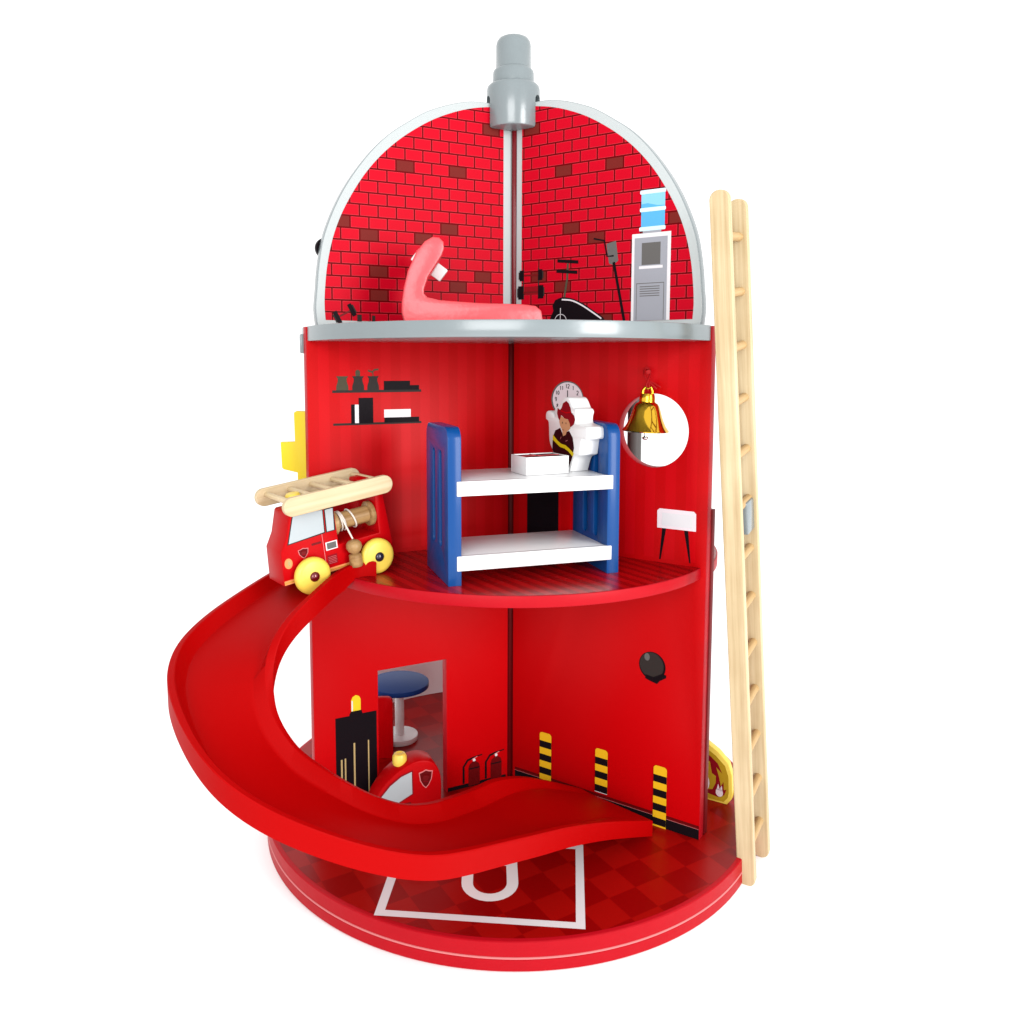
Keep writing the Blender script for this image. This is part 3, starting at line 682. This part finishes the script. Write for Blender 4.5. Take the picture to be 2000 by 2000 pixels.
# ------------------------------------------------------------------ firefighter figures (thick white boards with a print)
FIG = [(.05, 0), (-.12, .12), (-.62, 1.18), (-1.35, 1.5), (-1.52, 1.7), (-1.78, 2.85), (-2.3, 2.9), (-2.55, 3.15), (-2.5, 3.75), (-2.2, 3.98), (-1.0, 4.15), (-.75, 4.35), (-.78, 4.75), (-.9, 5.1), (-.75, 5.36), (-.42, 5.5), (-.05, 6.0), (.35, 6.32), (.9, 6.32), (1.4, 6.0), (1.75, 5.6), (2.3, 5.4), (2.5, 5.05), (2.4, 4.75), (2.45, 4.55), (2.7, 4.75), (3.1, 5.02), (3.66, 5.02), (3.95, 4.75), (3.9, 4.25), (3.5, 4.0), (3.35, 2.4), (2.9, 1.7), (2.65, 1.2), (2.2, .1), (2.05, 0)]
def figure(label, matrix, printed=True, cat='toy figure'):
    fg = thing('toy_figure', label, cat, matrix)
    me = plate([(p.x, p.y) for p in catmull([(a, b_, 0) for a, b_ in FIG], 3, True)], (), 1.9, .12)
    me.transform(Matrix(((1, 0, 0, 0), (0, 0, 1, 0), (0, 1, 0, 0), (0, 0, 0, 1)))); me.flip_normals()
    body = mesh_obj('figure_body', me, 'white', fg)
    L = [('coat', [(1.49, 3.65), (2.3, 3.37), (2.72, 2.72), (2.76, 1.64), (2.2, .9), (1.9, .25), (.25, .25), (.08, .35), (-.4, 1.17), (-.68, 2.07), (-.47, 2.92), (.08, 3.47), (.6, 3.35), (1.02, 3.0)], 0),
         ('yellow_pure', [(2.66, 2.98), (1.9, 2.5), (1.31, 2.27), (.6, 2.2), (.11, 2.0), (-.66, 1.62), (-.5, 1.32), (.2, 1.72), (.8, 1.9), (1.51, 1.98), (2.7, 2.52)], 1),
         ('hatred', [(.57, 6.02), (.2, 5.85), (-.1, 5.45), (-.23, 5.07), (-.62, 4.85), (-.85, 4.5), (-.6, 4.05), (-.16, 3.82), (.15, 4.0), (.25, 4.44), (.8, 4.5), (1.35, 4.75), (1.6, 4.25), (1.85, 4.5), (2.02, 4.9), (1.93, 5.38), (1.55, 5.2), (1.3, 5.4), (1.1, 5.8)], 1),
         ('red', [(-.2, 5.05), (.6, 4.95), (1.4, 5.12), (1.45, 5.2), (.6, 5.05), (-.2, 5.15)], 2),
         ('skin', [(1.35, 4.68), (.75, 4.5), (.24, 4.42), (-.02, 4.1), (-.12, 3.7), (.2, 3.5), (.43, 3.39), (.6, 3.1), (1.02, 2.95), (1.18, 3.5), (1.5, 3.85), (1.65, 4.2)], 2),
         ('char', circ(1.12, 4.12, .06, 10, ry=.09), 3), ('char', circ(.55, 4.1, .06, 10, ry=.09), 3), ('hatred', thick_line([(1.1, 3.55), (.85, 3.47)], .05), 3),
         ('pink_line', thick_line([(1.3, 2.9), (1.45, 2.65)], .04), 2), ('pink_line', thick_line([(.3, 2.65), (.6, 2.55)], .04), 2)]
    if printed:
        o = prints('firefighter_print', body, L, sgn=-1, step=.01); o['label'] = 'printed firefighter in dark coat and red helmet'
    return fg
# local x runs along the face, local -y is the printed side
e_ = Vector((-.4725, .8813)); ang = math.atan2(e_.y, e_.x)
# face normal must be local -y = (-.881,-.4725)
MF = Matrix(((e_.x, .8813, 0, 0), (e_.y, .4725, 0, 0), (0, 0, 1, 0), (0, 0, 0, 1)))
MF = MF @ Matrix.Identity(4)
MF.translation = Vector((4.82, -10.5, zc)) * S
fig1 = figure('thick white figure printed with a firefighter standing on the upper bunk', Matrix.Identity(4))
for ch in fig1.children_recursive:
    pass
# mirrored axes are avoided by turning the board: x' = -x with the outline reversed
fig1.matrix_world = MF
if MF.to_3x3().determinant() < 0:
    for ch in fig1.children_recursive:
        ch.data.transform(Matrix.Scale(-1, 4, (1, 0, 0))); ch.data.flip_normals()
    R3 = Matrix(((-e_.x, .8813, 0, 0), (-e_.y, .4725, 0, 0), (0, 0, 1, 0), (0, 0, 0, 1))); R3.translation = MF.translation
    fig1.matrix_world = R3

# ------------------------------------------------------------------ lounge chair on the top floor
LP = [(-9.02, 45.43), (-9.3, 46.4), (-9.28, 47.2), (-9.1, 48.4), (-8.75, 49.78), (-8.05, 51.31), (-7.35, 52.18), (-6.7, 52.55), (-6.15, 52.5), (-5.8, 52.15), (-5.75, 51.6), (-5.95, 51.05), (-6.43, 50.3), (-7.08, 49.3), (-7.42, 48.3), (-7.42, 47.9), (-7.15, 47.62), (-6.15, 47.4), (-2.9, 47.2), (.8, 47.12), (1.9, 47.0), (2.38, 46.6), (2.52, 45.9), (2.5, 45.43)]
ML2 = T(-9.0, -12.0, 0) @ Rz(math.radians(6)) @ T(9.0, 0, 0)
me = plate([(p[0] + 3.3, p[1] - 45.41) for p in LP], (), 4.2, .22)
me.transform(Matrix(((1, 0, 0, 0), (0, 0, 1, 0), (0, 1, 0, 0), (0, 0, 0, 1)))); me.flip_normals()
lo = mesh_obj('lounge_chair', me, 'coral', None, ML2 @ T(-3.3, 0, 45.42))
tag(lo, 'red wooden lounge chair, painted paler as glare, with curved back on the top floor', 'lounge chair')
bar = box(-1.5, 1.68, 0, .55, -.62, .62, .1)
bar.transform(Ry(math.radians(37)))
hb = mesh_obj('crossbar', bar, 'white', None, T(-7.45, -7.25, 50.86))
hb.parent = lo; hb.matrix_parent_inverse = (ML2 @ T(-3.3, 0, 45.42)).inverted()
hb['label'] = 'slanted white bar behind the curved backrest'

# ------------------------------------------------------------------ bell
nRf = Vector((-.5576, -.8301))
bc = wdir(RAa) * 14.72 + nRf * 1.25
bell = thing('bell', 'shiny gold bell hanging on a red cord in front of the round window', 'bell', T(bc.x, bc.y, 36.3) @ Rx(math.radians(0)) @ Ry(math.radians(2)))
prof = [(1.88, .0), (1.98, .02), (2.02, .1), (1.93, .22), (1.72, .5), (1.5, .95), (1.35, 1.35), (1.2, 1.85), (1.08, 2.2), (.95, 2.42), (.72, 2.56), (.68, 2.68), (.7, 2.78), (.64, 3.1), (.58, 3.3)]
inner = [(.56, 3.25), (.5, 2.9), (.5, 2.5), (.9, 2.2), (1.1, 1.7), (1.4, .9), (1.7, .3), (1.86, .02)]
mesh_obj('bell_cup', lathe([(0, 2.45), (.5, 2.45), (.85, 2.25), (1.02, 2.0), (1.2, 1.5), (1.45, .85), (1.7, .35), (1.84, .03)][::1] + prof[0:] + [(.5, 3.32), (0, 3.32)], 64, False), 'gold', bell)
mesh_obj('bell_loop', tube([(-.42, 0, 3.2), (-.4, 0, 3.55), (-.25, 0, 3.85), (0, 0, 3.7), (.25, 0, 3.85), (.4, 0, 3.55), (.42, 0, 3.2)], .14, 10), 'gold', bell)
mesh_obj('clapper', lathe([(0, -.72), (.16, -.7), (.28, -.6), (.28, -.5), (.12, -.42), (.1, -.3), (.09, 2.3), (0, 2.3)], 20, False), 'chrome', bell)
ht = Vector((0, 0, 5.45))
nb = nRf * -1.0; hx, hy = nb.x, nb.y
cp = [(0, 0, 3.55), (.12, .0, 3.9), (.02, hy * .2, 4.35), (-.32, hy * .6, 4.9), (-.2, hy * 1.0, 5.4), (.05, hy * 1.1, 5.5), (.25, hy * 1.0, 5.35), (.2, hy * .6, 4.9), (-.02, hy * .2, 4.4), (-.15, 0, 3.95), (0, 0, 3.55)]
mesh_obj('cord', tube(catmull(cp, 6), .075, 8), 'cord_red', bell)
mesh_obj('cord_tail', tube(catmull([(0, hy * .2, 4.35), (.5, hy * .4, 4.25), (1.0, hy * .7, 4.0), (1.3, hy * .8, 3.85)], 5), .07, 8), 'cord_red', bell)
mesh_obj('cord_tail', tube(catmull([(0, hy * .2, 4.35), (.35, 0, 4.1), (.75, 0, 3.75)], 5), .07, 8), 'cord_red', bell)
mesh_obj('hook', lathe([(0, 0), (.09, 0), (.09, 1.0), (.2, 1.02), (.2, 1.12), (0, 1.16)], 16, False), 'cord_red', bell, T(0, hy * 1.5, 5.5) @ Rx(pi / 2 + .3))

# ------------------------------------------------------------------ fire truck
yaw, pit = 3.781, .135; r_w = 1.5
f_ = Vector((math.cos(yaw) * math.cos(pit), math.sin(yaw) * math.cos(pit), -math.sin(pit)))
s_ = Vector((-math.sin(yaw), math.cos(yaw), 0)); u_ = f_.cross(s_)
MT = Matrix((f_, s_, u_)).transposed().to_4x4(); MT.translation = Vector((-12.687, -11.243, Z1 + 1.5 + .02)) * S
tr = thing('fire_truck', 'red wooden fire truck with yellow wheels and roof ladder atop the slide', 'toy fire truck', MT)
# local: x forward, y towards the camera side, z up
body = [(8.05, -.35), (7.9, 2.35), (7.3, 3.4), (6.75, 5.2), (6.6, 5.3), (3.05, 5.3), (3.0, 5.2), (3.0, 1.75), (-.75, 1.75), (-.75, 5.1), (-.85, 5.2), (-1.45, 5.2), (-1.55, 5.1), (-1.85, 1.1), (-1.85, -.35)]
me = plate(body[::-1], (), 3.2, .1)
me.transform(Matrix(((1, 0, 0, 0), (0, 0, -1, 1.6 * S), (0, 1, 0, 0), (0, 0, 0, 1))))
tb = mesh_obj('truck_body', me, 'red_truck', tr)
shield = lambda cx, cz, w, h: [(cx - w / 2, cz + h * .38), (cx - w * .25, cz + h * .42), (cx, cz + h * .5), (cx + w * .25, cz + h * .42), (cx + w / 2, cz + h * .38), (cx + w * .42, cz - .05 * h), (cx + w * .2, cz - h * .35), (cx, cz - h * .5), (cx - w * .2, cz - h * .35), (cx - w * .42, cz - .05 * h)]
def emblem(cx, cz, w, h, lv=1):
    return [('pink_line', shield(cx, cz, w * 1.16, h * 1.14), lv), ('red_dark', shield(cx, cz, w, h), lv + 1), ('maroon', circ(cx, cz + .08 * h, w * .24, 12, ry=h * .2), lv + 2),
            ('mortar', thick_line([(cx - w * .3, cz + h * .2), (cx + w * .25, cz + h * .28)], .07), lv + 3), ('hatred', thick_line([(cx - w * .2, cz - h * .18), (cx + w * .22, cz - h * .12)], .06), lv + 3)]
def tprint(name, L, sg, label=None): return prints(name, tb, L, sgn=sg, mat=T(0, 1.6 * sg, 0), label=label)
for sg in (1, -1):
    tprint('window_print', [('char', [(7.32, 2.8), (4.05, 2.98), (3.95, 4.95), (6.55, 5.15)], 0), ('pglass', [(7.2, 2.88), (4.13, 3.08), (4.03, 4.9), (6.48, 5.1)], 1),
        ('char', [(3.98, 2.98), (3.12, 3.0), (3.05, 4.95), (3.88, 4.95)], 0), ('pglass', [(3.88, 3.06), (3.25, 3.06), (3.12, 4.85), (3.8, 4.85)], 1)], sg)
    tprint('grille_print', [('white_print', rect(3.15, 4.17, 1.5, 2.18), 0), ('darkgrey', rect(3.25, 4.07, 1.58, 2.1), 1), ('pink_line', rect(4.33, 4.37, .2, 2.95), 0), ('hatred', rect(3.3, 4.17, .3, 1.08), 0)] +
        [('pink_line', rect(3.38, 4.1, .38 + .13 * i, .40 + .13 * i), 1) for i in range(5)] + [('maroon', rrect(4.5, 5.35, 2.24, 2.42, .08), 0)], sg)
    tprint('emblem_print', emblem(6.1, 1.85, .78, .75), sg, 'small dark shield emblem')
    tprint('stripe_print', [('orange', rect(-1.8, 8.0, -.13, .02), 0), ('orange', rect(-1.8, 8.0, -.32, -.19), 0), ('ochre', rect(-1.8, 8.0, -.19, -.13), 0)], sg)
    hl = tprint('headlight', [('orange', circ(7.45, 1.35, .33, 24, ry=.42), 1), ('tan', circ(7.4, 1.35, .12, 16, ry=.25), 2)], sg)
wheel_me = lathe([(0, -.45), (1.1, -.45), (1.36, -.36), (r_w, -.12), (r_w, .14), (1.36, .36), (1.1, .45), (0, .45)], 64, False)
wheel_me.transform(Rx(-pi / 2))
pin_me = lathe([(0, 0), (.4, 0), (.4, .1), (.3, .22), (.12, .28), (0, .29)], 24, False)
for xx in (0, 5.833):
    for sy in (1, -1):
        wo = mesh_obj('wheel', wheel_me.copy(), 'yellow', tr, T(xx, sy * 2.08, 0))
        po = mesh_obj('wheel_pin', pin_me.copy(), 'wheelpin_red' if xx else 'wheelpin_dark', wo, T(0, sy * .42, 0) @ Rx(-sy * pi / 2))
    ax = lathe([(0, -1.9), (.2, -1.9), (.2, 1.9), (0, 1.9)], 16, False); ax.transform(Rx(pi / 2)); mesh_obj('axle', ax, 'birch', tr, T(xx, 0, 0))
# roof ladder
for sy in (1, -1):
    me = plate(rrect(-1.04 - .76, 6.94 + .76, -.74, .74, .73, 10), (), .5, .06)
    me.transform(Matrix(((1, 0, 0, 0), (0, 0, 1, -.25 * S), (0, 1, 0, 0), (0, 0, 0, 1)))); me.flip_normals()
    mesh_obj('ladder_rail', me, 'birch_x', tr, T(0, sy * 2.9, 6.05), smooth=15)
rg = lathe([(0, -2.7), (.24, -2.7), (.24, 2.7), (0, 2.7)], 20, False); rg.transform(Rx(pi / 2))
for xx in (6.75, 4.75, 2.8, .85, -1.05): mesh_obj('ladder_rung', rg.copy(), 'birch_y', tr, T(xx, 0, 6.25))
mesh_obj('beacon', lathe([(0, 0), (.62, 0), (.64, .1), (.62, 1.0), (.5, 1.18), (0, 1.22)], 32, False), 'yellow', tr, T(5.75, .3, 5.35))
mesh_obj('ladder_mount', box(-.5, .9, -1.5, .9, 5.1, 6.4, .15), 'red_truck', tr, T(-1.0, 0, 0))
# hose reel with cord and hanging peg
sp = lathe([(0, -.72), (1.0, -.72), (1.05, -.66), (1.05, -.36), (.98, -.3), (.72, -.28), (.7, 2.6), (.98, 2.65), (1.05, 2.72), (1.05, 3.02), (1.0, 3.08), (0, 3.08)], 40, False); sp.transform(Ry(pi / 2))
rl = mesh_obj('hose_reel', sp, 'beech', tr, T(-.02, .55, 3.35))
def loop(x, tilt): return [(x + tilt * math.cos(t), .86 * math.cos(t) * 0 + .80 * math.sin(t), .80 * math.cos(t)) for t in np.linspace(0, 2 * pi, 24)[:-1]]
cm = bmesh.new()
for x, tl in ((2.35, .08), (2.1, .16), (1.2, .25)):
    me = tube(loop(x, tl), .075, 8, True); cm.from_mesh(me)
me = tube(catmull([(2.3, .2, .78), (2.3, .8, .3), (2.15, 1.25, -.6), (1.95, 1.45, -1.35)], 5), .075, 8); cm.from_mesh(me)
me = bpy.data.meshes.new('cord'); cm.to_mesh(me); cm.free()
mesh_obj('cord', me, 'cord', rl)
mesh_obj('peg', lathe([(0, -.62), (.5, -.62), (.55, -.55), (.52, .35), (.46, .4), (.26, .46), (.5, .66), (.66, 1.0), (.62, 1.3), (.45, 1.5), (.2, 1.6), (0, 1.62)], 32, False), 'beech', tr, T(2.0, 2.2, .35))

# ------------------------------------------------------------------ small red car on the base
hd = Vector((-.93, -.37)).normalized(); 
MCAR = Matrix(((hd.x, -hd.y * -1 * -1, 0, 0), (hd.y, hd.x, 0, 0), (0, 0, 1, 0), (0, 0, 0, 1)))
MCAR = T(-7.15, -5.9, 0.02) @ Rz(math.atan2(hd.y, hd.x)) @ Matrix.Scale(1.22, 4)
car = thing('toy_car', 'small domed red wooden car with a yellow beacon on the base behind the slide', 'toy car', MCAR)
cprof = [(0, .45), (-.02, 2.4), (.1, 3.2), (.45, 3.85), (1.0, 4.2), (1.7, 4.32), (2.5, 4.2), (3.4, 3.8), (4.3, 3.15), (5.0, 2.35), (5.4, 1.7), (6.2, 1.5), (6.6, 1.2), (6.7, .45)]
# local y>0 is left of heading: the side turned to the camera
me = plate([(p.x, p.y) for p in catmull([(a, b_ * 1.12, 0) for a, b_ in cprof], 3)], (), 1.95, .16)
me.transform(Matrix(((1, 0, 0, 0), (0, 0, -1, 1.45 * S), (0, 1, 0, 0), (0, 0, 0, 1))))
cb = mesh_obj('car_body', me, 'red_truck', car)
for sg in (1, -1):
    if sg < 0: continue
    prints('window_print', cb, [('hatred', [(2.22, 2.3), (4.25, 1.4), (5.35, 1.75), (4.85, 2.55), (4.1, 3.4), (3.2, 3.98), (2.25, 4.22)], 0), ('pglass', [(2.32, 2.38), (4.2, 1.52), (5.2, 1.82), (4.75, 2.5), (4.0, 3.3), (3.15, 3.86), (2.35, 4.1)], 1), ('maroon', rrect(2.4, 3.2, 1.5, 1.75, .08), 0)], T(0, 1.45 * sg, 0), sgn=sg)
    prints('emblem_print', cb, emblem(1.25, 3.35, .95, 1.3, 0), T(0, 1.45 * sg, 0), sgn=sg, label='dark shield emblem on the rear side')
mesh_obj('beacon', lathe([(0, 0), (.5, 0), (.55, .12), (.54, .6), (.42, .82), (.3, .86), (.2, .8), (0, .78)], 32, False), 'yellow', car, T(3.0, .45, 4.38))
wm = lathe([(0, -.35), (.5, -.35), (.58, -.27), (.58, .27), (.5, .35), (0, .35)], 32, False); wm.transform(Rx(pi / 2))
for xx in (1.4, 5.0):
    for sy in (1, -1): mesh_obj('wheel', wm.copy(), 'yellow', car, T(xx, .5 + sy * .95, .57))

# ------------------------------------------------------------------ round table and red chair seen through the doorway
tb2 = thing('round_table', 'small round table with navy top and grey pedestal behind the doorway', 'table', T(-12.35, 8.6, .02))
mesh_obj('table_top', cyl(3.38, .55, .08, 64), 'blue_dark', tb2, T(0, 0, 6.1))
mesh_obj('pillar', cyl(.52, 5.6, .02, 24), 'white', tb2, T(.05, 0, .55))
mesh_obj('table_foot', cyl(2.1, .58, .08, 64), 'white', tb2)
chr_ = thing('toy_chair', 'dark red panel-sided toy chair in front of the round table', 'chair', T(-14.3, 6.1, .02) @ Rz(.05))
mesh_obj('backrest', None or (lambda m: (m.transform(Matrix(((1, 0, 0, 0), (0, 0, 1, 0), (0, 1, 0, 0), (0, 0, 0, 1)))), m.flip_normals(), m)[2])(plate(rrect(-1.6, 1.72, .0, 6.7, .6, 6, (0, 0, 1, 0)), (), .6, .06)), 'red', chr_, T(0, -2.2, 0) )
mesh_obj('seat', box(-1.5, 1.6, .02, 2.0, 2.6, 3.1, .06), 'red', chr_, T(0, -1.58, 0))
mesh_obj('front_panel', box(-1.5, 1.6, 0, .4, 0, 2.58, .05), 'red', chr_, T(0, -.1, 0))

# ------------------------------------------------------------------ yellow stepped board and flame board
me = plate([(-19.72, 37.75), (-19.68, 35.12), (-20.98, 35.08), (-20.9, 32.75), (-20.75, 32.6), (-19.5, 32.3), (-19.45, 24.68), (-16.6, 24.68), (-16.6, 37.8), (-19.5, 37.9)], (), .75, .08)
me.transform(Matrix(((1, 0, 0, 0), (0, 0, 1, 0), (0, 1, 0, 0), (0, 0, 0, 1)))); me.flip_normals()
st = mesh_obj('stepped_board', me, 'yellow_pure', None, T(0, -6.6, 0)); tag(st, 'bright yellow board with stepped edge sticking out behind the left wall', 'toy board')
fv = Vector((.858, -.513, 0)); 
MFl = Matrix(((.858, .513, 0, 0), (-.513, .858, 0, 0), (0, 0, 1, 0), (0, 0, 0, 1))); MFl.translation = Vector((20.71, -5.28, .03)) * S
fl = thing('flame_board', 'arched yellow board printed with flames standing behind the right wall', 'toy board', MFl)
fo = [(0, 0), (.42, .6), (.5, 1.2), (.42, 3.0), (.05, 4.1), (-.95, 5.05), (-2.1, 5.72), (-3.6, 6.1), (-5.2, 5.9), (-6.8, 5.0), (-7.6, 3.6), (-7.8, 0.4), (-7.6, 0)]
me = plate(fo, (), .8, .08); me.transform(Matrix(((1, 0, 0, 0), (0, 0, 1, 0), (0, 1, 0, 0), (0, 0, 0, 1)))); me.flip_normals()
fb = mesh_obj('board', me, 'yellow', fl)
FI = [('ochre', [(x * .93 - .3, z * .88 + .2) for x, z in fo], 0),
      ('hatred', [(-.5, 3.0), (-.95, 3.9), (-1.6, 4.4), (-2.6, 5.0), (-4.6, 4.9), (-6, 3.6), (-6.2, .9), (-2.2, .75), (-.8, .55), (-.25, .9), (-.05, 1.5), (-.3, 1.4), (-.35, 2.2), (-.6, 1.7), (-.8, 2.6), (-1.1, 3.5)], 1),
      ('ochre', [(-1.1, 2.6), (-1.5, 2.8), (-1.7, 3.9), (-2.5, 4.3), (-4, 4.0), (-5, 3), (-4.6, 1.4), (-2.4, .95), (-1.4, 1.2), (-1.1, 1.9)], 2), ('pink_print', circ(-.72, 1.05, .36, 14, ry=.42), 3), ('pink_print', circ(-2.1, 1.7, .4, 14, ry=.8), 3),
      ('pink_print', [(-1.0, 1.3), (-.85, 1.9), (-.7, 1.4), (-.5, 1.8), (-.42, 1.2)], 3)]
prints('flame_print', fb, FI, sgn=-1, step=.01)

# ------------------------------------------------------------------ surface, light, world, camera
m, nt, b = new_mat('white_sweep'); b.inputs['Base Color'].default_value = (.98, .98, .98, 1); b.inputs['Roughness'].default_value = 1; b.inputs['Specular IOR Level'].default_value = 0
add_bump(nt, b, 40, .02)
M['sweep'] = m
bm = bmesh.new(); R_ = 1500
bm.faces.new([bm.verts.new(p) for p in ((-R_, -R_, -2.42), (R_, -R_, -2.42), (R_, R_, -2.42), (-R_, R_, -2.42))])
g = mesh_obj('ground', from_bm(bm), 'sweep', smooth=0); g['kind'] = 'structure'

wld = bpy.data.worlds.new('World'); scn.world = wld; wld.use_nodes = True
bg = wld.node_tree.nodes['Background']; bg.inputs['Color'].default_value = (1, 1, 1, 1); bg.inputs['Strength'].default_value = 1.0
def area(name, loc, tgt, size, power, col=(1, 1, 1)):
    l = bpy.data.lights.new(name, 'AREA'); l.shape = 'RECTANGLE'; l.size = size[0]; l.size_y = size[1]; l.energy = power; l.color = col
    o = bpy.data.objects.new(name, l); COL.objects.link(o); o.location = loc
    o.rotation_euler = (Vector(tgt) - Vector(loc)).to_track_quat('-Z', 'Y').to_euler()
area('key_lamp', (.98, -1.15, .56), (0, 0, .32), (.5, .8), 13)
area('fill_lamp', (-.35, -2.0, .8), (0, 0, .25), (1.0, .9), 17)
scn.view_settings.view_transform = 'Standard'; scn.view_settings.look = 'None'; scn.view_settings.exposure = 0.42; scn.view_settings.gamma = 1
scn.render.engine = 'CYCLES'

cam = bpy.data.cameras.new('camera'); co = bpy.data.objects.new('camera', cam); COL.objects.link(co); scn.camera = co
f_px, cy_, cx_, th = 1592.3462, 862.661, 966.988, .0940739
cam.sensor_width = 36; cam.sensor_fit = 'HORIZONTAL'; cam.lens = 36 * f_px / 2000
cam.shift_x = (1000 - cx_) / 2000; cam.shift_y = -(1000 - cy_) / 2000
co.location = (-.01568233, -.799552, .420741); co.rotation_mode = 'XYZ'
co.rotation_euler = Matrix(((1, 0, 0), (0, math.cos(pi / 2 - th), -math.sin(pi / 2 - th)), (0, math.sin(pi / 2 - th), math.cos(pi / 2 - th)))).to_euler()
co.matrix_world = Matrix.Translation(co.location) @ Rx(pi / 2 - th) @ Rz(-.00123 * -1)
cam.clip_start = .01; cam.clip_end = 100
